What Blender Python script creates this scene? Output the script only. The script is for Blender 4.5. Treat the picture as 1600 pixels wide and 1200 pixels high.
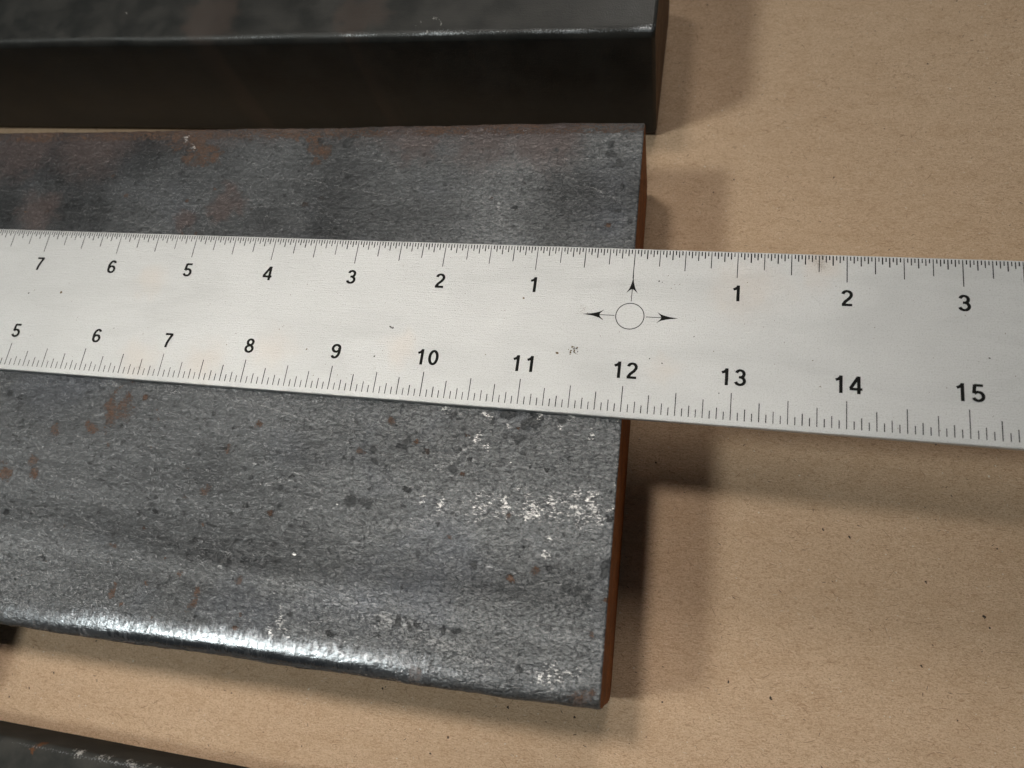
import bpy, math, random
import numpy as np
from mathutils import Matrix, Vector

IN = 0.0254                     # every length below is in inches, scaled to metres when meshed
S = bpy.context.scene
C = S.collection
for o in list(bpy.data.objects):
    bpy.data.objects.remove(o)

# ------------------------------------------------------------------ camera
RT = 1.56                       # height of the ruler's top face above the paper
cam = bpy.data.cameras.new('camera')
cam.sensor_width = 36.0
cam.lens = 26.775
cam.clip_start = 0.01
cam.clip_end = 50.0
cam.dof.use_dof = True
cam.dof.focus_distance = 7.75 * IN
cam.dof.aperture_fstop = 15.0
camo = bpy.data.objects.new('camera', cam)
C.objects.link(camo)
Rw = Matrix(((0.9741326, 0.1326734, -0.1829302),
             (0.0696175, -0.9463292, -0.3156176),
             (-0.2149863, 0.2947183, -0.9310865)))
Rb = Rw.transposed() @ Matrix(((1, 0, 0), (0, -1, 0), (0, 0, -1)))
camo.matrix_world = Matrix.Translation(Vector((0.53156, -3.69913, 6.96753 + RT)) * IN) @ Rb.to_4x4()
S.camera = camo

# ------------------------------------------------------------------ world, lamps, exposure
W = bpy.data.worlds.new('World')
S.world = W
W.use_nodes = True
bg = W.node_tree.nodes['Background']
bg.inputs[0].default_value = (0.86, 0.94, 1.0, 1)
bg.inputs[1].default_value = 0.045


def lamp(name, loc, target, power, size, col, spread=180.0):
    d = bpy.data.lights.new(name, 'AREA')
    d.shape = 'DISK'
    d.size = size * IN
    d.energy = power
    d.color = col
    d.spread = math.radians(spread)
    o = bpy.data.objects.new(name, d)
    C.objects.link(o)
    o.location = Vector(loc) * IN
    o.rotation_euler = (Vector(target) - Vector(loc)).to_track_quat('-Z', 'Y').to_euler()
    o['label'] = name.replace('_', ' ') + ' shining down on the bench'
    o['category'] = 'lamp'
    return o


lamp('bench_lamp', (-8.6, 6.6, 39.0), (-4.3, -4.5, 0), 0.225, 5.4, (1.0, 0.93, 0.85), 32.0)
lamp('ceiling_lamp', (-34.0, -12.5, 53.0), (-3, -3, 0), 9.3, 9.0, (0.95, 1.0, 0.95))
lamp('wall_lamp', (6.0, 57.0, 52.0), (-1, 0, 0), 12.6, 21.0, (1.0, 0.94, 0.86))

S.view_settings.view_transform = 'Standard'
S.view_settings.look = 'None'
S.view_settings.exposure = 0.0
S.view_settings.gamma = 1.0
S.view_settings.use_curve_mapping = False
S.render.engine = 'CYCLES'
S.cycles.max_bounces = 6
S.cycles.caustics_reflective = False
S.cycles.caustics_refractive = False


# ------------------------------------------------------------------ numpy noise
def _h(ix, iy, seed):
    n = (ix.astype(np.int64) * 374761393 + iy.astype(np.int64) * 668265263 + seed * 1442695041) & 0xffffffff
    n = ((n ^ (n >> 13)) * 1274126177) & 0xffffffff
    n = n ^ (n >> 16)
    return (n & 0xffff) / 65535.0


def vnoise(x, y, seed=0):
    ix = np.floor(x); iy = np.floor(y)
    fx = x - ix; fy = y - iy
    fx = fx * fx * (3 - 2 * fx); fy = fy * fy * (3 - 2 * fy)
    a = _h(ix, iy, seed); b = _h(ix + 1, iy, seed)
    c = _h(ix, iy + 1, seed); d = _h(ix + 1, iy + 1, seed)
    return (a * (1 - fx) + b * fx) * (1 - fy) + (c * (1 - fx) + d * fx) * fy


def fbm(x, y, seed=0, oct=4):
    v = 0; a = 0.5; t = 0
    for i in range(oct):
        v = v + a * vnoise(x * 2 ** i + 17.3 * i, y * 2 ** i - 9.1 * i, seed + i)
        t += a; a *= 0.5
    return v / t


def sstep(a, b, x):
    t = np.clip((x - a) / (b - a), 0, 1)
    return t * t * (3 - 2 * t)


def blobs(x, y, spots, grow=1.0, seed=3, wob=0.55):
    """soft-edged, ragged spots: 1 at the middle, 0.5 at the radius"""
    m = np.zeros_like(x)
    wx = (fbm(x * 9, y * 9, seed, 3) - 0.5); wy = (fbm(x * 9 + 40, y * 9, seed + 7, 3) - 0.5)
    for (cx, cy, r) in spots:
        r = r * grow
        k = min(r * 1.6, 0.25) * wob * 2
        d = np.hypot(x + wx * k - cx, y + wy * k - cy) / r
        m = np.maximum(m, np.clip(1 - 0.5 * d, 0, 1))
    return m


# ------------------------------------------------------------------ node helpers
class NT:
    def __init__(self, name):
        self.m = bpy.data.materials.new(name)
        self.m.use_nodes = True
        self.t = self.m.node_tree
        self.b = self.t.nodes['Principled BSDF']

    def n(self, typ, **kw):
        nd = self.t.nodes.new(typ)
        for k, v in kw.items():
            setattr(nd, k, v)
        return nd

    def put(self, sock, v):
        if isinstance(v, bpy.types.NodeSocket):
            self.t.links.new(v, sock)
        elif isinstance(v, (tuple, list)) and len(v) == 3 and sock.type == 'RGBA':
            sock.default_value = (*v, 1)
        else:
            sock.default_value = v

    def coord(self, scale=(1, 1, 1), rot=0.0):
        tc = self.n('ShaderNodeTexCoord')
        mp = self.n('ShaderNodeMapping')
        mp.inputs['Scale'].default_value = [s / IN for s in scale]
        mp.inputs['Rotation'].default_value = (0, 0, rot)
        self.t.links.new(tc.outputs['Object'], mp.inputs['Vector'])
        return mp.outputs[0]

    def noise(self, vec, scale, detail=3.0, rough=0.55, dist=0.0):
        nd = self.n('ShaderNodeTexNoise')
        self.put(nd.inputs['Vector'], vec)
        nd.inputs['Scale'].default_value = scale
        nd.inputs['Detail'].default_value = detail
        nd.inputs['Roughness'].default_value = rough
        nd.inputs['Distortion'].default_value = dist
        return nd.outputs['Fac']

    def voro(self, vec, scale, feature='F1', rnd=1.0):
        nd = self.n('ShaderNodeTexVoronoi', feature=feature)
        self.put(nd.inputs['Vector'], vec)
        nd.inputs['Scale'].default_value = scale
        nd.inputs['Randomness'].default_value = rnd
        return nd.outputs['Distance']

    def math(self, op, a, b=0.0, c=0.0):
        nd = self.n('ShaderNodeMath', operation=op)
        self.put(nd.inputs[0], a); self.put(nd.inputs[1], b); self.put(nd.inputs[2], c)
        return nd.outputs[0]

    def ramp(self, v, a, b, lo=0.0, hi=1.0):
        nd = self.n('ShaderNodeMapRange', interpolation_type='SMOOTHSTEP')
        self.put(nd.inputs['Value'], v)
        for k, x in (('From Min', a), ('From Max', b), ('To Min', lo), ('To Max', hi)):
            self.put(nd.inputs[k], x)
        return nd.outputs['Result']

    def mix(self, f, a, b, blend='MIX'):
        nd = self.n('ShaderNodeMix', data_type='RGBA', blend_type=blend)
        self.put(nd.inputs[0], f); self.put(nd.inputs[6], a); self.put(nd.inputs[7], b)
        return nd.outputs[2]

    def fmix(self, f, a, b):
        nd = self.n('ShaderNodeMix', data_type='FLOAT')
        self.put(nd.inputs[0], f); self.put(nd.inputs[2], a); self.put(nd.inputs[3], b)
        return nd.outputs[0]

    def attr(self, name):
        a = self.n('ShaderNodeAttribute', attribute_name=name)
        s = self.n('ShaderNodeSeparateColor')
        self.t.links.new(a.outputs['Color'], s.inputs[0])
        return s.outputs

    def bump(self, h, dist, strength=1.0, normal=None):
        nd = self.n('ShaderNodeBump')
        self.put(nd.inputs['Height'], h)
        nd.inputs['Distance'].default_value = dist * IN
        self.put(nd.inputs['Strength'], strength)
        if normal is not None:
            self.put(nd.inputs['Normal'], normal)
        return nd.outputs[0]

    def set(self, **kw):
        names = dict(base='Base Color', rough='Roughness', metal='Metallic', normal='Normal', spec='Specular IOR Level')
        for k, v in kw.items():
            self.put(self.b.inputs[names.get(k, k)], v)
        return self.m


# ------------------------------------------------------------------ materials
def mat_paper():
    g = NT('kraft_paper')
    c = g.coord()
    cs = g.coord((0.40, 1.7, 1), 0.12)
    big = g.noise(c, 0.55, 4, 0.6)
    cloud = g.noise(g.coord((0.7, 1.4, 1), 0.1), 3.2, 5, 0.65)
    fib = g.noise(cs, 34, 6, 0.8, 2.2)
    grain = g.noise(c, 62, 3, 0.7)
    col = g.mix(g.ramp(big, 0.3, 0.7), (0.635, 0.450, 0.300), (0.675, 0.485, 0.328))
    col = g.mix(g.ramp(cloud, 0.40, 0.68, 0, 0.6), col, (0.575, 0.395, 0.252))
    col = g.mix(g.ramp(fib, 0.49, 0.62, 0, 0.85), col, (0.385, 0.235, 0.135))
    col = g.mix(g.ramp(fib, 0.48, 0.34, 0, 0.85), col, (0.76, 0.60, 0.44))
    col = g.mix(g.ramp(grain, 0.50, 0.68, 0, 0.7), col, (0.38, 0.235, 0.14))
    h = g.math('ADD', g.math('MULTIPLY', fib, 0.8), g.math('MULTIPLY', grain, 0.7))
    nrm = g.bump(h, 0.017, 0.95)
    nrm = g.bump(g.noise(g.coord((0.6, 1.2, 1)), 3.2, 3), 0.04, 0.22, nrm)
    return g.set(base=col, rough=0.72, spec=0.25, normal=nrm)


def mat_flat(name, col, rough=0.6, metal=0.0, spec=0.4):
    g = NT(name)
    c = g.coord()
    v = g.noise(c, 60, 2)
    dark = tuple(x * 0.75 for x in col)
    return g.set(base=g.mix(v, dark, col), rough=rough, metal=metal, spec=spec)


def mat_plate():
    g = NT('mill_scale_steel')
    mk = g.attr('marks'); tn = g.attr('tone')
    c = g.coord()
    cw = g.coord((0.85, 1.2, 1), 0.06)
    warp = g.noise(c, 1.4, 3)
    n1 = g.noise(cw, 15, 4, 0.6, 0.5)            # wrinkled skin
    n2 = g.noise(g.coord((0.8, 1.25, 1), -0.1), 37, 3, 0.7, 0.5)    # fine grain
    n3 = g.noise(c, 90, 2, 0.6)
    cr = g.voro(cw, 13, 'DISTANCE_TO_EDGE')       # hairline breaks in the scale
    cr2 = g.voro(g.coord((0.6, 1.5, 1), 0.1), 24, 'SMOOTH_F1')
    # colour of the scale
    tone = tn[0]
    nf = g.noise(g.coord((0.62, 1.45, 1), 0.05), 34, 4, 0.75, 0.5)    # flakes drawn out along the rolling direction
    wr = g.attr('wear_glint')
    grey = (0.158, 0.165, 0.172)
    base = g.mix(g.ramp(n2, 0.36, 0.64), (0.080, 0.084, 0.088), (0.268, 0.275, 0.280))
    base = g.mix(g.ramp(nf, 0.52, 0.64, 0, 0.65), base, (0.37, 0.365, 0.36))
    base = g.mix(g.fmix(wr[1], 0.25, 0.85), grey, base)
    base = g.mix(g.ramp(n1, 0.45, 0.30, 0, 0.75), base, (0.055, 0.056, 0.058))  # shade in the wrinkle valleys painted into the colour
    base = g.mix(g.ramp(g.noise(c, 0.9, 4), 0.5, 0.75, 0, 0.35), base, (0.16, 0.175, 0.215))
    base = g.mix(1.0, base, g.mix(tone, (0.19, 0.19, 0.195), (1.36, 1.36, 1.36)), 'MULTIPLY')
    vp = g.n('ShaderNodeTexVoronoi', feature='F1')
    g.put(vp.inputs['Vector'], g.coord((0.9, 1.1, 1), 0.3)); vp.inputs['Scale'].default_value = 7.5
    sp = g.n('ShaderNodeSeparateColor'); g.t.links.new(vp.outputs['Color'], sp.inputs[0])
    rad = g.math('MULTIPLY', g.ramp(sp.outputs[0], 0.86, 1.0), 0.26)
    pit = g.ramp(g.math('SUBTRACT', g.math('ADD', vp.outputs['Distance'], g.math('MULTIPLY', g.math('SUBTRACT', n2, 0.5), 0.7)), rad), 0.03, -0.03)
    pit = g.math('MULTIPLY', pit, g.ramp(sp.outputs[0], 0.86, 0.88))
    base = g.mix(g.math('MULTIPLY', pit, 0.9), base, g.mix(g.ramp(sp.outputs[1], 0.62, 0.8), (0.030, 0.031, 0.033), (0.085, 0.045, 0.028)))
    scv = g.voro(g.coord((0.16, 2.6, 1.0), -0.25), 1.5, 'DISTANCE_TO_EDGE')
    base = g.mix(g.math('MULTIPLY', g.ramp(scv, 0.010, 0.002, 0, 0.35), g.ramp(n2, 0.45, 0.6)), base, (0.42, 0.42, 0.42))
    tintm = g.ramp(g.math('ADD', tn[1], g.math('MULTIPLY', g.math('SUBTRACT', n2, 0.5), 0.7)), 0.35, 0.8, 0, 0.75)
    base = g.mix(tintm, base, (0.095, 0.072, 0.068))
    # ragged masks
    jag = g.math('SUBTRACT', n2, 0.5)
    jag3 = g.math('SUBTRACT', n3, 0.5)
    def mask(s, lo, hi, amt):
        return g.ramp(g.math('ADD', s, g.math('ADD', g.math('MULTIPLY', jag, amt), g.math('MULTIPLY', jag3, amt * 0.4))), lo, hi)
    dark = mask(mk[2], 0.52, 0.62, 1.2)
    rust = mask(mk[0], 0.49, 0.66, 1.4)
    cov = g.math('MULTIPLY', g.math('SUBTRACT', mk[1], 0.84), 0.36)
    bare_glint = g.ramp(g.math('ADD', g.math('ADD', g.math('MULTIPLY', nf, 0.75), g.math('MULTIPLY', n2, 0.25)), cov), 0.50, 0.60)
    base = g.mix(g.math('MULTIPLY', dark, 0.92), base, (0.036, 0.038, 0.04))
    rcol = g.mix(g.ramp(n3, 0.35, 0.65), (0.030, 0.019, 0.014), (0.122, 0.058, 0.029))
    base = g.mix(g.math('MULTIPLY', rust, g.ramp(n1, 0.35, 0.6, 0.55, 0.92)), base, rcol)
    bcol = g.mix(g.ramp(n3, 0.3, 0.6), (0.45, 0.44, 0.43), (0.78, 0.76, 0.74))
    base = g.mix(bare_glint, base, bcol)
    tickn = g.noise(g.coord((1.5, 0.35, 0.35)), 26, 3, 0.65)
    pol = g.ramp(g.math('ADD', wr[0], g.math('MULTIPLY', g.math('SUBTRACT', tickn, 0.5), 1.0)), 0.14, 0.92)
    base = g.mix(pol, base, (0.27, 0.285, 0.305))
    metal = g.math('MULTIPLY', g.math('SUBTRACT', 1.0, g.math('MAXIMUM', rust, g.math('MULTIPLY', dark, 0.6))), 0.55)
    metal = g.fmix(bare_glint, metal, 0.45)
    metal = g.fmix(pol, metal, 1.0)
    rough = g.fmix(rust, g.ramp(n1, 0.3, 0.7, 0.34, 0.46), 0.8)
    rough = g.fmix(bare_glint, rough, 0.5)
    rough = g.fmix(pol, rough, 0.27)
    wv = g.noise(g.coord((0.62, 1.35, 1), 0.12), 15, 3, 0.55, 1.6)
    ridge = g.math('ABSOLUTE', g.math('SUBTRACT', wv, 0.5))
    ridge = g.math('MULTIPLY', g.ramp(ridge, 0.0, 0.14), 0.45)
    h = g.math('ADD', g.math('MULTIPLY', n1, 1.8), g.math('MULTIPLY', n2, 0.6))
    h = g.math('ADD', h, g.math('MULTIPLY', ridge, g.fmix(wr[1], 1.0, 0.35)))
    h = g.math('ADD', h, g.math('MULTIPLY', g.ramp(cr, 0.0, 0.06), 0.22))
    h = g.math('SUBTRACT', h, g.math('MULTIPLY', g.math('MAXIMUM', dark, pit), 0.5))
    h = g.math('ADD', h, g.math('MULTIPLY', rust, 0.3))
    nrm = g.bump(h, 0.0125, g.fmix(pol, g.fmix(bare_glint, tn[2], 0.45), 0.16))
    return g.set(base=base, rough=rough, metal=metal, normal=nrm)


def mat_bar(name='dark_bar_steel', spec=0.26, rlo=0.38, rhi=0.52):
    g = NT(name)
    mk = g.attr('marks'); tn = g.attr('tone')
    c = g.coord()
    cs = g.coord((0.12, 1.0, 1.0))
    n1 = g.noise(c, 2.2, 5, 0.6)
    n2 = g.noise(cs, 40, 3)
    n3 = g.noise(c, 55, 3)
    base = g.mix(g.ramp(n1, 0.3, 0.7), (0.018, 0.019, 0.018), (0.036, 0.035, 0.032))
    base = g.mix(1.0, base, g.mix(tn[0], (0.4, 0.4, 0.4), (1.6, 1.6, 1.6)), 'MULTIPLY')
    base = g.mix(g.ramp(tn[1], 0.4, 0.7, 0, 0.7), base, (0.05, 0.038, 0.032))
    chalk_glint = g.ramp(g.math('ADD', mk[1], g.math('MULTIPLY', g.math('SUBTRACT', n3, 0.5), 1.3)), 0.55, 0.95, 0, 0.5)
    rust = g.ramp(g.math('ADD', mk[0], g.math('MULTIPLY', g.math('SUBTRACT', n3, 0.5), 1.0)), 0.5, 0.75, 0, 0.9)
    base = g.mix(rust, base, (0.10, 0.045, 0.022))
    base = g.mix(chalk_glint, base, (0.60, 0.58, 0.55))
    wr = g.attr('wear_glint')
    pol = g.ramp(g.math('ADD', wr[0], g.math('MULTIPLY', g.math('SUBTRACT', n3, 0.5), 0.9)), 0.45, 0.85)
    base = g.mix(pol, base, (0.20, 0.21, 0.22))
    h = g.math('ADD', g.math('MULTIPLY', n2, 0.5), n3)
    nrm = g.bump(h, 0.004, 0.6)
    rough = g.ramp(n1, 0.3, 0.7, rlo, rhi)
    rough = g.fmix(chalk_glint, rough, 0.8)
    rough = g.fmix(pol, rough, 0.34)
    return g.set(base=base, rough=rough, metal=g.math('MULTIPLY', pol, 0.9), normal=nrm, spec=spec)


def mat_cut(name, lo, hi, rough=0.75):
    g = NT(name)
    cs = g.coord((1, 0.35, 3.0))
    c = g.coord()
    a = g.noise(c, 2.5, 4)
    s = g.noise(cs, 22, 3)
    col = g.mix(g.ramp(a, 0.3, 0.7), lo, hi)
    col = g.mix(g.ramp(s, 0.45, 0.75, 0, 0.5), col, tuple(x * 0.55 for x in lo))
    col = g.mix(g.ramp(g.noise(c, 11, 4, 0.7), 0.48, 0.68, 0, 0.7), col, tuple(x * 0.35 for x in lo))
    nrm = g.bump(g.math('ADD', s, g.noise(c, 40, 2)), 0.012, 0.9)
    return g.set(base=col, rough=rough, metal=0.1, normal=nrm, spec=0.3)


def mat_ruler():
    g = NT('satin_ruler_steel')
    mk = g.attr('marks')
    c = g.coord()
    br = g.noise(g.coord((0.06, 1.0, 1.0)), 70, 3, 0.6)
    gr = g.noise(c, 85, 2, 0.7)
    bl = g.noise(c, 0.8, 4)
    col = g.mix(g.ramp(bl, 0.3, 0.7), (0.545, 0.547, 0.545), (0.585, 0.587, 0.585))
    col = g.mix(g.ramp(gr, 0.45, 0.75, 0, 0.75), col, (0.40, 0.395, 0.385))
    st = g.ramp(g.math('ADD', mk[0], g.math('MULTIPLY', g.math('SUBTRACT', bl, 0.5), 0.9)), 0.42, 1.05, 0, 0.30)
    col = g.mix(st, col, (0.60, 0.50, 0.42))
    dr = g.ramp(g.math('ADD', mk[1], g.math('MULTIPLY', g.math('SUBTRACT', gr, 0.5), 1.2)), 0.55, 1.0, 0, 0.5)
    col = g.mix(dr, col, (0.22, 0.17, 0.12))
    smear = g.noise(g.coord((0.25, 1.0, 1.0), 0.2), 2.4, 5, 0.65, 0.8)
    col = g.mix(g.ramp(smear, 0.52, 0.75, 0, 0.18), col, (0.40, 0.40, 0.40))
    scr = g.voro(g.coord((0.12, 3.0, 1.0), 0.35), 3.2, 'DISTANCE_TO_EDGE')
    col = g.mix(g.ramp(scr, 0.006, 0.0, 0, 0.16), col, (0.30, 0.30, 0.30))
    nrm = g.bump(g.math('ADD', br, g.math('MULTIPLY', gr, 1.5)), 0.0055, 0.8)
    return g.set(base=col, rough=g.ramp(smear, 0.3, 0.7, 0.42, 0.55), metal=0.52, normal=nrm)


M = {
    'paper': mat_paper(),
    'plate': mat_plate(),
    'bar': mat_bar(),
    'bar_dull': mat_bar('dull_bar_steel', 0.03, 0.62, 0.72),
    'rust_cut': mat_cut('rusted_saw_cut', (0.20, 0.060, 0.009), (0.31, 0.100, 0.015)),
    'bar_cut': mat_cut('brown_saw_cut', (0.10, 0.058, 0.032), (0.17, 0.10, 0.052)),
    'bar_cut_shaded': mat_cut('shaded_saw_cut', (0.020, 0.015, 0.012), (0.035, 0.026, 0.018)),  # end of the added block, shade put into its colour
    'ruler': mat_ruler(),
    'ink': mat_flat('black_etched_ink', (0.007, 0.0065, 0.006), 0.7, 0.0, 0.12),
    'fleck_dark': mat_flat('dark_paper_fleck', (0.055, 0.035, 0.024), 0.8),
    'fleck_brown': mat_flat('brown_paper_fibre', (0.27, 0.155, 0.085), 0.8),
    'fleck_pale': mat_flat('pale_paper_fibre', (0.80, 0.70, 0.56), 0.4),
    'dirt': mat_flat('brown_dirt', (0.13, 0.085, 0.035), 0.8),
    'dirt_black': mat_flat('black_dirt', (0.04, 0.035, 0.03), 0.8),
}


# ------------------------------------------------------------------ object helpers
def mesh_obj(name, verts, faces, mat, parent=None, smooth=False, inches=True):
    me = bpy.data.meshes.new(name)
    v = np.asarray(verts, float) * (IN if inches else 1)
    me.from_pydata(v.tolist(), [], faces)
    if isinstance(mat, (list, tuple)):
        for m in mat:
            me.materials.append(m)
    else:
        me.materials.append(mat)
    if smooth:
        me.polygons.foreach_set('use_smooth', [True] * len(me.polygons))
    me.update()
    o = bpy.data.objects.new(name, me)
    C.objects.link(o)
    if parent:
        o.parent = parent
    return o


def empty(name, loc, rz, label, cat, group=None):
    o = bpy.data.objects.new(name, None)
    C.objects.link(o)
    o.location = Vector(loc) * IN
    o.rotation_euler = (0, 0, rz)
    o.empty_display_size = 0.02
    o['label'] = label
    o['category'] = cat
    if group:
        o['group'] = group
    return o


def set_attr(o, name, rgb):
    a = o.data.color_attributes.new(name, 'FLOAT_COLOR', 'POINT')
    n = len(o.data.vertices)
    buf = np.ones((n, 4), np.float32)
    buf[:, :3] = rgb
    a.data.foreach_set('color', buf.ravel())


def profile(y0, y1, z0, z1, r, step, nr=8, rb=None):
    """closed y-z outline with rounded corners; the top run is dense"""
    rb = r if rb is None else rb
    P = []
    def arc(cy, cz, rr, a0, a1, n):
        for i in range(n + 1):
            a = a0 + (a1 - a0) * i / n
            P.append((cy + rr * math.cos(a), cz + rr * math.sin(a)))
    h = math.pi / 2
    arc(y1 - rb, z0 + rb, rb, -h, 0, max(3, nr // 2))
    n = max(2, int((z1 - z0 - r - rb) / (step * 3)))
    for i in range(1, n):
        P.append((y1, z0 + rb + (z1 - z0 - r - rb) * i / n))
    arc(y1 - r, z1 - r, r, 0, h, nr)
    n = max(2, int((y1 - y0 - 2 * r) / step))
    for i in range(1, n):
        P.append((y1 - r - (y1 - y0 - 2 * r) * i / n, z1))
    arc(y0 + r, z1 - r, r, h, 2 * h, nr)
    n = max(2, int((z1 - z0 - r - rb) / (step * 3)))
    for i in range(1, n):
        P.append((y0, z1 - r - (z1 - z0 - r - rb) * i / n))
    arc(y0 + rb, z0 + rb, rb, 2 * h, 3 * h, max(3, nr // 2))
    n = max(2, int((y1 - y0) / 0.5))
    for i in range(1, n):
        P.append((y0 + rb + (y1 - y0 - 2 * rb) * i / n, z0))
    return np.array(P)


def sweep(name, P, xs, mat, parent, disp=None, chamfer=0.012, smooth=True):
    """sweep outline P along x; the last rings shrink a little so the sawn arris is broken. Returns body, end rings"""
    xs = np.asarray(xs, float)
    cen = P.mean(0)
    cen = np.array([(P[:, 0].min() + P[:, 0].max()) / 2, (P[:, 1].min() + P[:, 1].max()) / 2])
    hs = (P.max(0) - P.min(0)) / 2
    sc_in = 1 - chamfer / hs
    X = np.concatenate([[xs[0]], [xs[0] + chamfer], xs[1:-1], [xs[-1] - chamfer], [xs[-1]]])
    rings = []
    for i, x in enumerate(X):
        q = P.copy()
        if i in (0, len(X) - 1):
            q = cen + (P - cen) * sc_in
        rings.append(np.column_stack([np.full(len(q), x), q]))
    V = np.array(rings)                     # ns, np, 3
    if disp is not None:
        V = disp(V)
    ns, npn = V.shape[:2]
    idx = np.arange(ns * npn).reshape(ns, npn)
    a = idx[:-1, :]; b = np.roll(idx, -1, 1)[:-1, :]
    c = np.roll(idx, -1, 1)[1:, :]; d = idx[1:, :]
    F = np.stack([a, d, c, b], -1).reshape(-1, 4)
    o = mesh_obj(name, V.reshape(-1, 3), F.tolist(), mat, parent, smooth)
    return o, V[0], V[-1]


def cap(name, ring, mat, parent, flip=False):
    n = len(ring)
    f = list(range(n))
    if flip:
        f = f[::-1]
    return mesh_obj(name, ring, [f], mat, parent)


def local_xy(o_parent, V):
    """rotate+shift local inch coordinates to scene inches"""
    c, s = math.cos(o_parent.rotation_euler.z), math.sin(o_parent.rotation_euler.z)
    x = V[..., 0] * c - V[..., 1] * s + o_parent.location.x / IN
    y = V[..., 0] * s + V[..., 1] * c + o_parent.location.y / IN
    return x, y


# ------------------------------------------------------------------ the paper underneath
def build_paper():
    nx, ny = 240, 180
    gx = np.linspace(-26, 20, nx); gy = np.linspace(-18, 18, ny)
    X, Y = np.meshgrid(gx, gy, indexing='ij')
    Z = (fbm(X * 0.16, Y * 0.16, 5, 3) - 1.0) * 0.030
    V = np.stack([X, Y, Z], -1).reshape(-1, 3)
    idx = np.arange(nx * ny).reshape(nx, ny)
    F = np.stack([idx[:-1, :-1], idx[1:, :-1], idx[1:, 1:], idx[:-1, 1:]], -1).reshape(-1, 4)
    o = mesh_obj('paper_sheet', V, F.tolist(), M['paper'], None, True)
    o['kind'] = 'structure'
    o['label'] = 'brown kraft paper covering the bench under the steel'
    o['category'] = 'paper'
    return o


def zpaper(x, y):
    return (fbm(np.array([x * 0.16]), np.array([y * 0.16]), 5, 3)[0] - 1.0) * 0.030


def build_flecks(paper):
    rng = np.random.default_rng(11)
    V = []; F = []; mi = []
    def ribbon(x, y, ang, ln, w, curl, mat, seg=3):
        z = zc(x, y)
        k = len(V)
        px, py, a = x, y, ang
        for i in range(seg + 1):
            t = i / seg
            ww = w * (0.35 + 0.65 * math.sin(math.pi * min(max(t, 0.12), 0.88)))
            nx_, ny_ = -math.sin(a), math.cos(a)
            V.append((px + nx_ * ww / 2, py + ny_ * ww / 2, z)); V.append((px - nx_ * ww / 2, py - ny_ * ww / 2, z))
            px += math.cos(a) * ln / seg; py += math.sin(a) * ln / seg
            a += curl / seg
        for i in range(seg):
            b = k + 2 * i
            F.append((b, b + 1, b + 3, b + 2)); mi.append(mat)
    def dot(x, y, r, mat, el=1.0, ang=0.0):
        z = zc(x, y)
        k = len(V); n = 6
        for i in range(n):
            a = 2 * math.pi * i / n
            rr = r * rng.uniform(0.6, 1.2)
            dx, dy = rr * el * math.cos(a), rr * math.sin(a)
            V.append((x + dx * math.cos(ang) - dy * math.sin(ang), y + dx * math.sin(ang) + dy * math.cos(ang), z))
        F.append(tuple(range(k, k + n))); mi.append(mat)
    # heights of the paper on a lookup grid
    LX = np.linspace(-14, 8, 221); LY = np.linspace(-9, 8, 171)
    GX, GY = np.meshgrid(LX, LY, indexing='ij')
    GZ = (fbm(GX * 0.16, GY * 0.16, 5, 3) - 1.0) * 0.030
    def zc(x, y):
        i = int((x + 14) / 0.1); j = int((y + 9) / 0.1)
        return GZ[i, j] + 0.0032
    def place():
        return rng.uniform(-12.5, 6.5), rng.uniform(-7.5, 6.8)
    for i in range(14000):                       # thin brown fibres, mostly along the sheet
        x, y = place()
        ribbon(x, y, rng.normal(0.0, 0.55) - 0.12, min(rng.exponential(0.028) + 0.012, 0.14), rng.uniform(0.002, 0.0048),
               rng.normal(0, 0.6), 0)
    for i in range(2600):                       # pale fibres
        x, y = place()
        ribbon(x, y, rng.uniform(0, 3.14), rng.uniform(0.015, 0.05), rng.uniform(0.0025, 0.0045), rng.normal(0, 0.4), 2)
    for i in range(1100):                       # short dark slivers
        x, y = place()
        ribbon(x, y, rng.normal(0.1, 0.8), rng.uniform(0.012, 0.04), rng.uniform(0.004, 0.008), rng.normal(0, 0.4), 1, 2)
    for i in range(800):                       # dark specks
        x, y = place()
        dot(x, y, min(rng.gamma(1.4, 0.0024) + 0.002, 0.012), 1, rng.uniform(0.8, 1.8), rng.uniform(0, 3))
    for i in range(1500):                       # pale specks
        x, y = place()
        dot(x, y, rng.uniform(0.004, 0.010), 2, rng.uniform(0.8, 1.6), rng.uniform(0, 3))
    for (x, y, r) in [(2.1, -2.35, .02), (2.36, -2.4, .02), (3.6, -3.04, .026), (1.63, -4.08, .024), (3.08, -2.77, .018),
                      (-1.0, -4.56, .024), (3.02, -3.58, .016), (-6.77, -5.21, .02), (-6.5, -5.0, .018), (-5.9, -5.0, .016)]:
        dot(x, y, r * 0.5, 1, 1.4, rng.uniform(0, 3)); dot(x + 0.008, y - 0.012, r * 0.4, 1, 1.2, 1.0)
    o = mesh_obj('paper_fibre', V, F, [M['fleck_brown'], M['fleck_dark'], M['fleck_pale']], paper)
    o.data.polygons.foreach_set('material_index', mi)
    o['kind'] = 'stuff'


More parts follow.
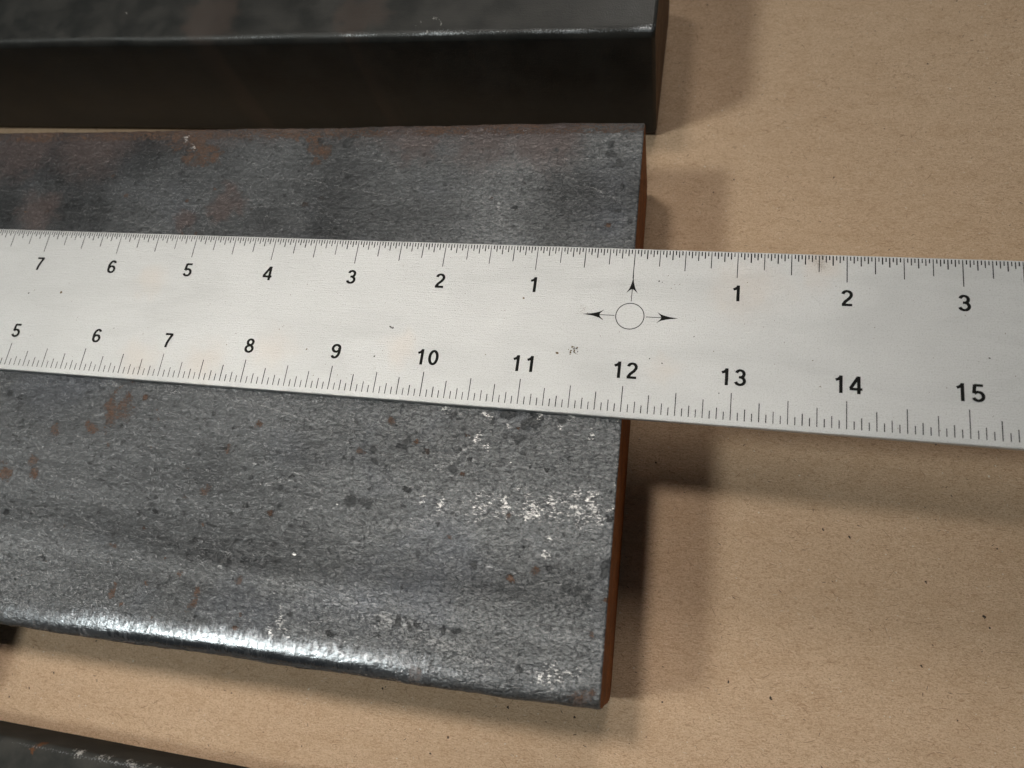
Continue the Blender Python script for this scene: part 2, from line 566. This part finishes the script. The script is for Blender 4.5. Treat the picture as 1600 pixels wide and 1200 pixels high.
# ------------------------------------------------------------------ the wide steel plate
RUST = [(-5.45, -2.09, 0.174), (-6.13, -2.38, 0.057), (-5.69, -2.34, 0.071), (-6.29, -2.73, 0.073), (-6.19, -2.87, 0.072), (-6.59, -2.91, 0.098), (-4.13, -2.84, 0.058), (-4.01, -2.39, 0.044), (-3.73, -2.11, 0.044), (-3.93, -3.93, 0.069), (-3.96, -3.84, 0.048), (-4.87, -3.95, 0.05), (-4.55, -4.37, 0.098), (-5.06, -4.38, 0.043), (-5.7, -4.47, 0.074), (-0.12, -4.27, 0.10), (-0.02, -4.22, 0.06), (-5.39, 1.33, 0.20), (-5.70, 1.38, 0.15), (-5.30, 1.10, 0.13), (-5.52, 1.13, 0.09), (-5.10, 1.12, 0.11), (-3.89, 1.39, 0.132), (-3.77, 1.22, 0.13), (-3.77, 1.04, 0.065), (-3.58, 1.5, 0.081), (-1.99, -2.16, 0.033), (-2.53, -2.28, 0.054), (-2.27, -1.95, 0.047), (-1.48, -3.04, 0.025), (-0.96, -2.76, 0.031), (-0.67, -3.23, 0.047), (-1.59, -4.27, 0.06), (-0.06, -3.74, 0.034), (-3.51, -3.66, 0.047), (-4.86, -3.87, 0.036), (-4.66, 1.49, 0.103), (-4.16, 1.5, 0.1), (-2.25, 1.56, 0.076), (-2.1, 1.56, 0.061)]
TINT = [(-4.81, 0.43, 0.183), (-4.78, 0.64, 0.134), (-4.61, 0.47, 0.116), (-5.26, 0.25, 0.118), (-7.91, 1.3, 0.493), (-6.89, 1.39, 0.567), (-7.35, 0.32, 0.28), (-2.87, 1.53, 0.236), (-1.79, 1.48, 0.447), (-1.12, 1.44, 0.431), (-2.61, 1.39, 0.309)]
DARK = [(-2.5, -2.76, 0.086), (-2.38, -2.77, 0.066), (-2.32, -2.82, 0.053), (-2.41, -2.27, 0.047), (-2.04, -2.15, 0.06), (-2.37, -2.36, 0.04), (-2.28, -1.97, 0.041), (-1.53, -2.35, 0.045), (-1.25, -3.22, 0.043), (-2.35, -2.66, 0.033), (-2.2, -1.8, 0.034), (-1.42, -3.86, 0.054), (-1.27, -3.84, 0.048), (-1.86, -3.84, 0.055), (-1.73, -3.88, 0.043), (-0.04, -3.17, 0.063), (0.0, -3.09, 0.046), (-0.36, -3.37, 0.058), (-0.24, -3.4, 0.057), (-0.12, -3.44, 0.051), (-0.33, 1.21, 0.068), (-0.28, 1.1, 0.082), (-0.34, 1.31, 0.048), (-0.22, 0.8, 0.034), (-0.23, 0.49, 0.046), (-0.09, 0.38, 0.039), (-3.44, 1.39, 0.145), (-3.22, 1.48, 0.096), (-4.08, -3.79, 0.035), (-3.72, -3.53, 0.041), (-0.96, -1.99, 0.057), (-0.86, -1.79, 0.088), (-1.11, -1.77, 0.077), (-1.23, -1.85, 0.051), (-1.66, -1.85, 0.066), (-0.54, -1.82, 0.05)]
BARE_GLINT = [(-1.24, -2.7, 0.187), (-0.99, -2.71, 0.159), (-0.74, -2.68, 0.182), (-0.53, -2.69, 0.191), (-0.32, -2.68, 0.177), (-0.12, -2.66, 0.164), (-0.0, -2.6, 0.082), (-0.89, -2.47, 0.062), (-0.79, -2.55, 0.061), (-1.61, -2.71, 0.089), (-0.57, -3.1, 0.071), (-0.53, -2.95, 0.071), (-0.45, -2.56, 0.072), (-0.34, -2.52, 0.083), (-0.16, -2.52, 0.106), (-0.01, -1.75, 0.054), (0.01, -2.03, 0.048), (0.01, -2.21, 0.053), (0.01, -2.39, 0.047), (-1.71, -1.76, 0.106), (-1.3, -1.82, 0.09), (-1.09, -1.92, 0.064), (-0.74, -1.74, 0.113), (-0.49, -1.72, 0.099), (-1.39, -2.09, 0.103), (-1.25, -2.14, 0.076), (-0.99, -2.24, 0.05), (-0.53, -1.9, 0.074), (-0.28, -1.93, 0.085), (-1.81, -2.7, 0.077), (-3.02, -3.99, 0.091), (-3.02, -3.87, 0.059), (-2.91, -4.06, 0.091), (-3.09, -4.12, 0.104), (-3.0, -3.34, 0.06), (-2.92, -3.44, 0.046), (-2.65, -2.85, 0.04), (-0.25, -4.06, 0.14), (-0.36, -4.12, 0.13), (-0.14, -4.04, 0.09), (-0.48, -4.15, 0.10), (-5.59, 1.35, 0.089), (-5.47, 1.24, 0.071), (0.03, -3.3, 0.023)]


def build_plate():
    root = empty('steel_plate', (0.010, -1.365, 0), math.radians(0.92),
                 'wide grey mill scale steel plate with rusty sawn end, lying under the ruler', 'steel plate')
    P = profile(-2.97, 3.03, 0.0, 1.5, 0.15, 0.024, 12, 0.2)
    xs = np.concatenate([np.arange(-12.0, -8.8, 0.16), np.arange(-8.8, 0.0, 0.024), [0.0]])

    def disp(V):
        x, y = V[..., 0], V[..., 1]
        zt = V[..., 2]
        up = sstep(1.2, 1.45, zt)
        d = -np.clip(fbm(x * 1.1, y * 1.1, 21, 4) - 0.35, 0, 1) * 0.012 * up
        d -= np.clip(fbm(x * 9, y * 14, 33, 3) - 0.45, 0, 1) * 0.010 * up
        V[..., 2] += d
        side = sstep(2.75, 2.96, np.abs(y))
        V[..., 1] += np.sign(y) * side * ((fbm(x * 1.3, zt * 2, 44, 3) - 0.5) * 0.03 + (fbm(x * 12, zt * 9, 51, 2) - 0.5) * 0.012)
        return V
    body, r0, r1 = sweep('plate_body', P, xs, M['plate'], root, disp)
    n = len(body.data.vertices)
    co = np.empty(n * 3, np.float32)
    body.data.vertices.foreach_get('co', co)
    co = co.reshape(-1, 3).astype(float) / IN
    X, Y = local_xy(root, co)
    Z = co[:, 2]
    rust = blobs(X, Y, RUST, 0.92, 3, 0.9)
    dark = blobs(X, Y, DARK, 0.85, 5, 1.1)
    bare_glint = blobs(X, Y, BARE_GLINT, 1.0, 8)  # bare flecks, with the lamp's sparkle painted in as pale colour
    tint = blobs(X, Y, TINT, 1.1, 9)
    ly = co[:, 1]
    # rust along the lower half of the long rounded edges and along the back arris
    e = sstep(1.46, 1.37, Z)
    rust = np.maximum(rust, e * (0.26 + 0.5 * fbm(co[:, 0] * 3, Z * 4, 61, 3)))
    dark = np.maximum(dark, e * 0.5)
    back = sstep(2.74, 2.86, ly)
    rust = np.maximum(rust, back * (0.3 + 0.6 * fbm(co[:, 0] * 2.2, ly * 3, 63, 3)))
    tint = np.maximum(tint, sstep(2.35, 2.8, ly) * (0.25 + 0.5 * fbm(co[:, 0] * 1.1, ly, 65, 3)))
    # worn arris at the sawn end
    endw = sstep(-0.10, -0.005, co[:, 0]) * (0.15 + 0.5 * fbm(co[:, 0] * 5, ly * 6, 71, 3))
    bare_glint = np.maximum(bare_glint, np.where(Z > 1.47, endw, 0))
    bare_glint = np.maximum(bare_glint, np.where((co[:, 0] > -2.4) & (ly > 2.7), back * (0.25 + 0.35 * fbm(co[:, 0] * 4, ly * 4, 73, 3)), 0))
    # a scatter of small pits and rust pinpricks
    rng = np.random.default_rng(4)
    pits = [(rng.uniform(-8.6, -0.1), rng.uniform(-4.2, 1.5), rng.uniform(0.012, 0.035)) for _ in range(170)]
    pr = [(rng.uniform(-8.6, -3.2), rng.uniform(-4.2, 1.5), rng.uniform(0.012, 0.03)) for _ in range(60)]
    dark = np.maximum(dark, blobs(X, Y, pits, 1, 15) * 0.95)
    rust = np.maximum(rust, blobs(X, Y, pr, 1, 16) * 0.95)
    # tone of the scale: rolling streaks along x below the ruler, cross bands and painted dimming above it
    tone = 0.42 + 0.42 * (fbm(X * 0.5, Y * 1.5, 81, 4) - 0.5)
    tone += 0.20 * (fbm(X * 0.22, Y * 5.0, 82, 3) - 0.5)
    band = np.exp(-((Y + 3.52 + 0.03 * X + 0.05 * np.sin(X * 1.3)) / 0.11) ** 2)
    tone -= 0.17 * band * sstep(-8.5, -3.5, X)* sstep(0.3, -1.2, X)
    band2 = np.exp(-((Y + 3.78 + 0.03 * X) / 0.09) ** 2)
    tone += 0.16 * band2
    upz = sstep(-0.2, 0.2, Y)
    cross = fbm(X * 1.5 + 0.25 * Y, Y * 0.35, 84, 3) - 0.5
    tone += upz * cross * 0.5
    tone -= upz * (0.10 + sstep(-2.5, -6.5, X) * 0.22)  # light falloff painted in: darker above the ruler and leftwards
    tone -= blobs(X, Y, [(-6.96, 1.06, 0.47), (-7.65, 1.11, 0.45), (-6.34, 1.16, 0.3), (-3.15, -2.4, 0.2), (-4.1, -2.55, 0.2)], 1, 19) * 0.16
    # relief strength: coarse on the left, tighter on the right
    rel = 0.75 + 0.25 * fbm(X * 0.6, Y * 0.6, 91, 3)
    wx = fbm(co[:, 0] * 2.0, co[:, 0] * 0.2, 101, 4)
    wear_glint = sstep(-2.56, -2.87, ly + (wx - 0.5) * 0.14) * sstep(1.41, 1.465, Z + (wx - 0.5) * 0.03) * 0.9
    wear_glint *= 0.32 + 0.68 * sstep(-0.6, -3.0, X) * sstep(-7.0, -4.0, X) + 0.2 * (wx - 0.5)  # polished wear, strengthened mid-length to paint the front edge highlight
    flaky = np.clip(sstep(-4.2, -1.2, X + 1.2 * (fbm(X * 0.8, Y * 0.8, 111, 3) - 0.5)) * 0.8 + 0.5 * sstep(-3.2, -3.9, Y), 0, 1)
    set_attr(body, 'wear_glint', np.column_stack([wear_glint, flaky, wear_glint]))
    set_attr(body, 'marks', np.column_stack([rust, bare_glint, dark]))
    set_attr(body, 'tone', np.column_stack([np.clip(tone, 0, 1), tint, rel]))
    e1 = cap('sawn_end', r1, M['rust_cut'], root)
    e1['label'] = 'bright orange rusty sawn end face'
    cap('sawn_end', r0, M['rust_cut'], root, True)
    return root


# ------------------------------------------------------------------ the dark bars
def build_bar(name, loc, rz, L, w, h, r, label, rust=(), chalk_glint=(), tint=(), fine=0.05, tone0=0.45, edge_wear_glint=0.5, mat='bar', end='bar_cut'):
    root = empty(name, loc, rz, label, 'steel bar')
    P = profile(-w / 2, w / 2, 0.0, h, r, 0.05, 9, r)
    xs = np.concatenate([np.arange(-L, 0, fine), [0.0]])

    def disp(V):
        x, y, z = V[..., 0], V[..., 1], V[..., 2]
        side = sstep(w / 2 - 0.1, w / 2, np.abs(y)) * sstep(0.02, 0.2, z)
        V[..., 1] += np.sign(y) * side * ((fbm(x * 0.7, z * 1.2, 44, 3) - 0.6) * 0.02)
        up = sstep(h - 0.15, h, z)
        V[..., 2] -= up * np.clip(fbm(x * 2.2, y * 2.2, 45, 4) - 0.3, 0, 1) * 0.014
        return V
    body, r0, r1 = sweep('bar_body', P, xs, M[mat], root, disp, 0.03)
    n = len(body.data.vertices)
    co = np.empty(n * 3, np.float32)
    body.data.vertices.foreach_get('co', co)
    co = co.reshape(-1, 3).astype(float) / IN
    X, Y = local_xy(root, co)
    top = sstep(h - 0.3, h - 0.05, co[:, 2])
    z0 = np.zeros(n)
    ru = blobs(X, Y, rust, 1, 3) * top if rust else z0
    ch = blobs(X, Y, chalk_glint, 1, 4, 0.4) * top if chalk_glint else z0
    ti = blobs(X, Y, tint, 1, 5) if tint else z0
    # worn specks and a painted highlight on the long upper arris
    ar = np.exp(-((co[:, 2] - (h - r * 0.2)) / (r * 0.2)) ** 2) * (np.abs(co[:, 1]) > w / 2 - r * 1.3)
    wear_glint = ar * (0.12 + edge_wear_glint * 1.0 * fbm(co[:, 0] * 2.0, co[:, 0] * 0.3, 29, 5) * (0.55 + 0.45 * sstep(-7, -1, co[:, 0])))
    set_attr(body, 'wear_glint', np.column_stack([wear_glint, wear_glint, wear_glint]))
    ru = np.maximum(ru, sstep(0.25, 0.02, co[:, 2]) * (0.2 + 0.45 * fbm(co[:, 0] * 2, co[:, 1] * 2, 31, 3)))
    tone = tone0 + 0.4 * (fbm(X * 0.9, Y * 1.6, 35, 4) - 0.5)
    set_attr(body, 'marks', np.column_stack([ru, ch, z0]))
    set_attr(body, 'tone', np.column_stack([np.clip(tone, 0, 1), ti, z0 + 1]))
    cap('sawn_end', r1, M[end], root)
    cap('sawn_end', r0, M[end], root, True)
    return root


# ------------------------------------------------------------------ the ruler
def build_ruler():
    root = empty('steel_ruler', (0, 0, RT - 0.058), 0,
                 'long satin steel centre finding ruler laid across the plate, black numerals on both edges', 'ruler')
    P = profile(-1.750, 0.034, 0.0, 0.058, 0.014, 0.06, 5, 0.012)
    xs = np.concatenate([np.arange(-12.03, 12.03, 0.06), [12.03]])
    body, r0, r1 = sweep('blade', P, xs, M['ruler'], root, None, 0.008)
    n = len(body.data.vertices)
    co = np.empty(n * 3, np.float32)
    body.data.vertices.foreach_get('co', co)
    co = co.reshape(-1, 3).astype(float) / IN
    st = blobs(co[:, 0], co[:, 1], [(-5.44, -0.58, 0.26), (-3.69, -1.29, 0.34), (1.11, -0.35, 0.4), (1.75, -0.07, 0.22), (0.39, -1.26, 0.2), (-5.3, -1.5, 0.3), (-4.5, -1.5, 0.3), (-2.3, -1.2, 0.25)], 1, 5)
    st = np.maximum(st, 0.0)
    dr = blobs(co[:, 0], co[:, 1], [(-0.49, -0.67, 0.07), (1.75, -0.06, 0.12), (-5.28, -1.6, 0.05)], 1, 6)
    set_attr(body, 'marks', np.column_stack([st, dr, dr * 0]))
    cap('blade_end', r1, M['ruler'], root)
    cap('blade_end', r0, M['ruler'], root, True)
    zt = 0.0588
    rng = np.random.default_rng(2)

    def ticks(name, div, lens, top):
        V = []; F = []
        for k in range(-12 * div + 1, 12 * div):
            lv = 0
            for q, l in lens:
                if k % q == 0:
                    lv = l
                    break
            if top and k == 0:
                lv = 0.30
            x = k / div
            w = rng.uniform(0.0084, 0.0104) * (0.9 if div == 16 or lv > 0.09 else 1.15)
            if top:
                ya, yb = 0.018, -lv * rng.uniform(0.985, 1.015)
            else:
                ya, yb = -1.692, -1.692 + lv * rng.uniform(0.985, 1.015)
            a = len(V)
            V += [(x - w / 2, ya, zt), (x + w / 2, ya, zt), (x + w / 2, yb, zt), (x - w / 2, yb, zt)]
            F.append((a, a + 3, a + 2, a + 1) if top else (a, a + 1, a + 2, a + 3))
        o = mesh_obj(name, V, F, M['ink'], root)
        return o
    ticks('upper_graduation', 32, [(32, .252), (16, .200), (8, .158), (4, .084), (2, .055), (1, .027)], True)
    ticks('lower_graduation', 16, [(16, .260), (8, .225), (4, .182), (2, .112), (1, .078)], False)

    # numerals drawn as strokes in a box one unit high
    def arcp(cx, cy, rx, ry, a0, a1, n=14):
        return [(cx + rx * math.cos(math.radians(a0 + (a1 - a0) * i / n)), cy + ry * math.sin(math.radians(a0 + (a1 - a0) * i / n))) for i in range(n + 1)]
    six = [arcp(.30, .305, .215, .225, 0, 360, 24), arcp(.335, .50, .25, .42, 215, 90, 10) + arcp(.325, .735, .17, .185, 80, 15, 5)]
    STROKES = {
        '0': [arcp(.30, .5, .22, .42, 0, 360, 28)],
        '1': [[(.36, 0), (.36, 1.0)], [(.345, .90), (.26, .80), (.11, .735)]],
        '2': [arcp(.30, .70, .205, .22, 170, -25, 14) + [(.40, .47), (.22, .29), (.125, .12), (.11, .08)], [(.05, .075), (.55, .075)]],
        '3': [arcp(.285, .71, .19, .21, 165, -80, 12), arcp(.285, .295, .22, .22, 82, -165, 14), [(.22, .51), (.34, .51)]],
        '4': [[(.455, 0), (.455, 1.0)], [(.425, .95), (.06, .29)], [(.02, .265), (.62, .265)]],
        '5': [[(.15, .925), (.53, .925)], [(.165, .96), (.115, .47)], arcp(.30, .315, .225, .24, 140, -160, 18)],
        '6': six,
        '7': [[(.03, .925), (.55, .925)], [(.51, .93), (.36, .60), (.27, .30), (.235, 0)]],
        '8': [arcp(.30, .735, .175, .19, 0, 360, 22), arcp(.30, .29, .22, .215, 0, 360, 24)],
        '9': [[(.60 - u, 1 - v) for u, v in st_] for st_ in six],
    }

    def digit_mesh(ch):
        V = []; F = []
        hw = 0.083
        for si, path in enumerate(STROKES[ch]):
            p = np.array(path)
            closed = np.allclose(p[0], p[-1])
            n_ = len(p)
            k = len(V)
            for i in range(n_):
                if closed:
                    t = p[(i + 1) % (n_ - 1)] - p[(i - 1) % (n_ - 1)]
                else:
                    t = p[min(i + 1, n_ - 1)] - p[max(i - 1, 0)]
                t = t / (np.linalg.norm(t) + 1e-9)
                w_ = hw * (1.0 if abs(t[1]) > 0.5 else 0.90)
                nn = np.array([-t[1], t[0]]) * w_
                V.append((*(p[i] + nn), si * 0.0012)); V.append((*(p[i] - nn), si * 0.0012))
            for i in range(n_ - 1):
                F.append((k + 2 * i, k + 2 * i + 1, k + 2 * i + 3, k + 2 * i + 2))
        v = np.array(V)
        v[:, 0] -= 0.30 if ch != '1' else 0.27
        v[:, 1] -= 0.5
        v[:, :2] *= 0.168
        return v, F
    D = {c: digit_mesh(c) for c in '0123456789'}

    def number(txt, x, y):
        V = []; F = []
        n = len(txt)
        for i, ch in enumerate(txt):
            v, f = D[ch]
            k = len(V)
            dx = (i - (n - 1) / 2) * 0.140
            for p in v:
                V.append((p[0] * 1.08 + dx + x, p[1] + y, zt + p[2]))
            F += [tuple(a + k for a in t) for t in f]
        o = mesh_obj('numeral', V, F, M['ink'], root)
        o['label'] = 'printed black numeral ' + txt
    for k in range(1, 12):
        number(str(k), -k + 0.0, -0.414)
        number(str(k), k + 0.0, -0.416)
    for k in range(1, 24):
        number(str(k), k - 12 + (0.09 if k == 6 else 0.004), -1.273)

    # centre emblem: circle and three arrows
    V = []; F = []
    cx, cy, R, w = 0.004, -0.710, 0.1375, 0.0085
    for i in range(64):
        a = 2 * math.pi * i / 64
        for rr in (R - w / 2, R + w / 2):
            V.append((cx + rr * math.cos(a), cy + rr * math.sin(a), zt))
    for i in range(64):
        a, b = 2 * i, 2 * ((i + 1) % 64)
        F.append((a, a + 1, b + 1, b))
    mesh_obj('centre_circle', V, F, M['ink'], root)

    def arrow(ang, d0, dh, d1, hl, shaft_end):
        V = []; F = []
        c, s = math.cos(ang), math.sin(ang)
        def add(poly):
            k = len(V)
            for (u, v) in poly:
                V.append((cx + u * c - v * s, cy + u * s + v * c, zt))
            F.append(tuple(range(k, k + len(poly))))
        h = 0.0034
        add([(d0, -h), (dh, -h), (dh, h), (d0, h)])
        if shaft_end > d1:
            add([(d1 - 0.03, -h), (shaft_end, -h), (shaft_end, h), (d1 - 0.03, h)])
        # barbed head: concave sides, swept-back barbs
        up = [(d1, 0.001), (dh + hl * 0.52, 0.011), (dh + hl * 0.25, 0.021), (dh, 0.032), (dh - 0.045, 0.058), (dh - 0.01, 0.020), (dh, 0.0)]
        for a, b in zip(up[:-1], up[1:]):
            pass
        axis = [(d1, 0), (dh + hl * 0.52, 0), (dh + hl * 0.25, 0), (dh, 0)]
        for sg in (1, -1):
            q = [(u, v * sg) for u, v in up]
            add([axis[0], q[0], q[1], axis[1]][::sg])
            add([axis[1], q[1], q[2], axis[2]][::sg])
            add([axis[2], q[2], q[3], axis[3]][::sg])
            add([axis[3], q[3], q[4], q[5]][::sg])
        mesh_obj('centre_arrow', V, F, M['ink'], root)
    arrow(0.0, 0.155, 0.305, 0.462, 0.15, 0)
    arrow(math.pi, 0.150, 0.300, 0.462, 0.15, 0)
    arrow(math.pi / 2, 0.158, 0.292, 0.42, 0.13, 0.45)

    # dirt stuck to the blade
    def speck(pts, mat, zz=0.0592):
        V = []; F = []
        for (x, y, r, el) in pts:
            k = len(V); a0 = rng.uniform(0, 3)
            for i in range(7):
                a = 2 * math.pi * i / 7; rr = r * rng.uniform(0.55, 1.2)
                dx, dy = rr * el * math.cos(a), rr * math.sin(a)
                V.append((x + dx * math.cos(a0) - dy * math.sin(a0), y + dx * math.sin(a0) + dy * math.cos(a0), zz))
            F.append(tuple(range(k, k + 7)))
        return mesh_obj('dirt_speck', V, F, mat, root)
    speck([(-0.51 + rng.normal(0, .022), -1.10 + rng.normal(0, .026), rng.uniform(.004, .011), 1.2) for _ in range(16)], M['dirt'])
    speck([(-0.50 + rng.normal(0, .02), -1.10 + rng.normal(0, .02), rng.uniform(.003, .008), 1.2) for _ in range(7)], M['dirt_black'], 0.0595)
    speck([(-2.44, -0.97, .010, 1.5), (-2.42, -0.975, .009, 1.6), (-2.455, -0.962, .007, 1.4)], M['dirt_black'])
    speck([(-6.57, -0.77, .016, 1.2)], M['dirt'])
    for (x, y, r) in [(0.23, -1.14, .010), (-1.08, -0.57, .012), (-2.56, -1.3, .010), (-5.72, -1.17, .008), (0.63, -0.89, .007),
                      (3.18, -0.94, .008), (0.35, -1.18, .008), (0.89, -1.44, .008), (-0.67, -1.14, .012), (-7.01, -.8, .010),
                      (0.26, -0.32, .009), (0.29, -0.33, .006), (-3.33, -1.27, .013)]:
        speck([(x, y, r, rng.uniform(0.8, 1.4))], M['dirt_black'] if r < 0.011 else M['dirt'])
    # fine handling specks
    speck([(rng.uniform(-8, 4), rng.uniform(-1.65, -0.05), rng.uniform(.0015, .0042), rng.uniform(.8, 2.2)) for _ in range(260)], M['dirt'])
    return root


paper = build_paper()
build_plate()
build_bar('steel_bar', (0.02, 3.50, 0), math.radians(-0.78), 12.0, 2.0, 1.82, 0.10,
          'tall black square steel bar lying behind the plate, shiny worn top edge',
          chalk_glint=[(-2.72, 2.68, .03), (-2.70, 2.72, .03), (-2.66, 2.77, .03), (-2.60, 2.60, .022), (-2.60, 2.66, .022), (-2.63, 2.72, .02), (-2.55, 2.80, .03), (-2.50, 2.77, .025), (-2.45, 2.73, .02), (-2.43, 2.69, .018), (-2.33, 2.82, .015), (-6.73, 3.04, .02)],
          tint=[(-3.5, 2.85, .3), (-3.35, 2.9, .25), (-5.5, 2.9, .4)], tone0=0.42, edge_wear_glint=0.95)
build_bar('steel_bar', (0.05, -6.55, 0), math.radians(0.35), 12.0, 2.0, 0.76, 0.08,
          'low flat grey steel bar in front of the plate, speckled worn back edge',
          rust=[(-5.8, -5.60, .06), (-5.85, -5.66, .05)], tone0=0.75, edge_wear_glint=1.2, mat='bar_dull',
          chalk_glint=[(-5.4 + 0.09 * i, -5.575 - 0.03 * math.sin(i * 2.3) - 0.004 * i, 0.035 + 0.015 * math.sin(i * 1.7)) for i in range(22)])  # pale specks painting the sparkle along the worn back edge
build_bar('shadow_block', (-7.72, -4.99, 0), 0.0, 1.6, 0.86, 1.25, 0.05,  # added out of view, sized for the shadow it throws
          'unseen dark block added to cast a shadow into the gap between plate and low flat bar', tone0=0.3, mat='bar_dull', end='bar_cut_shaded')
build_ruler()
build_flecks(paper)
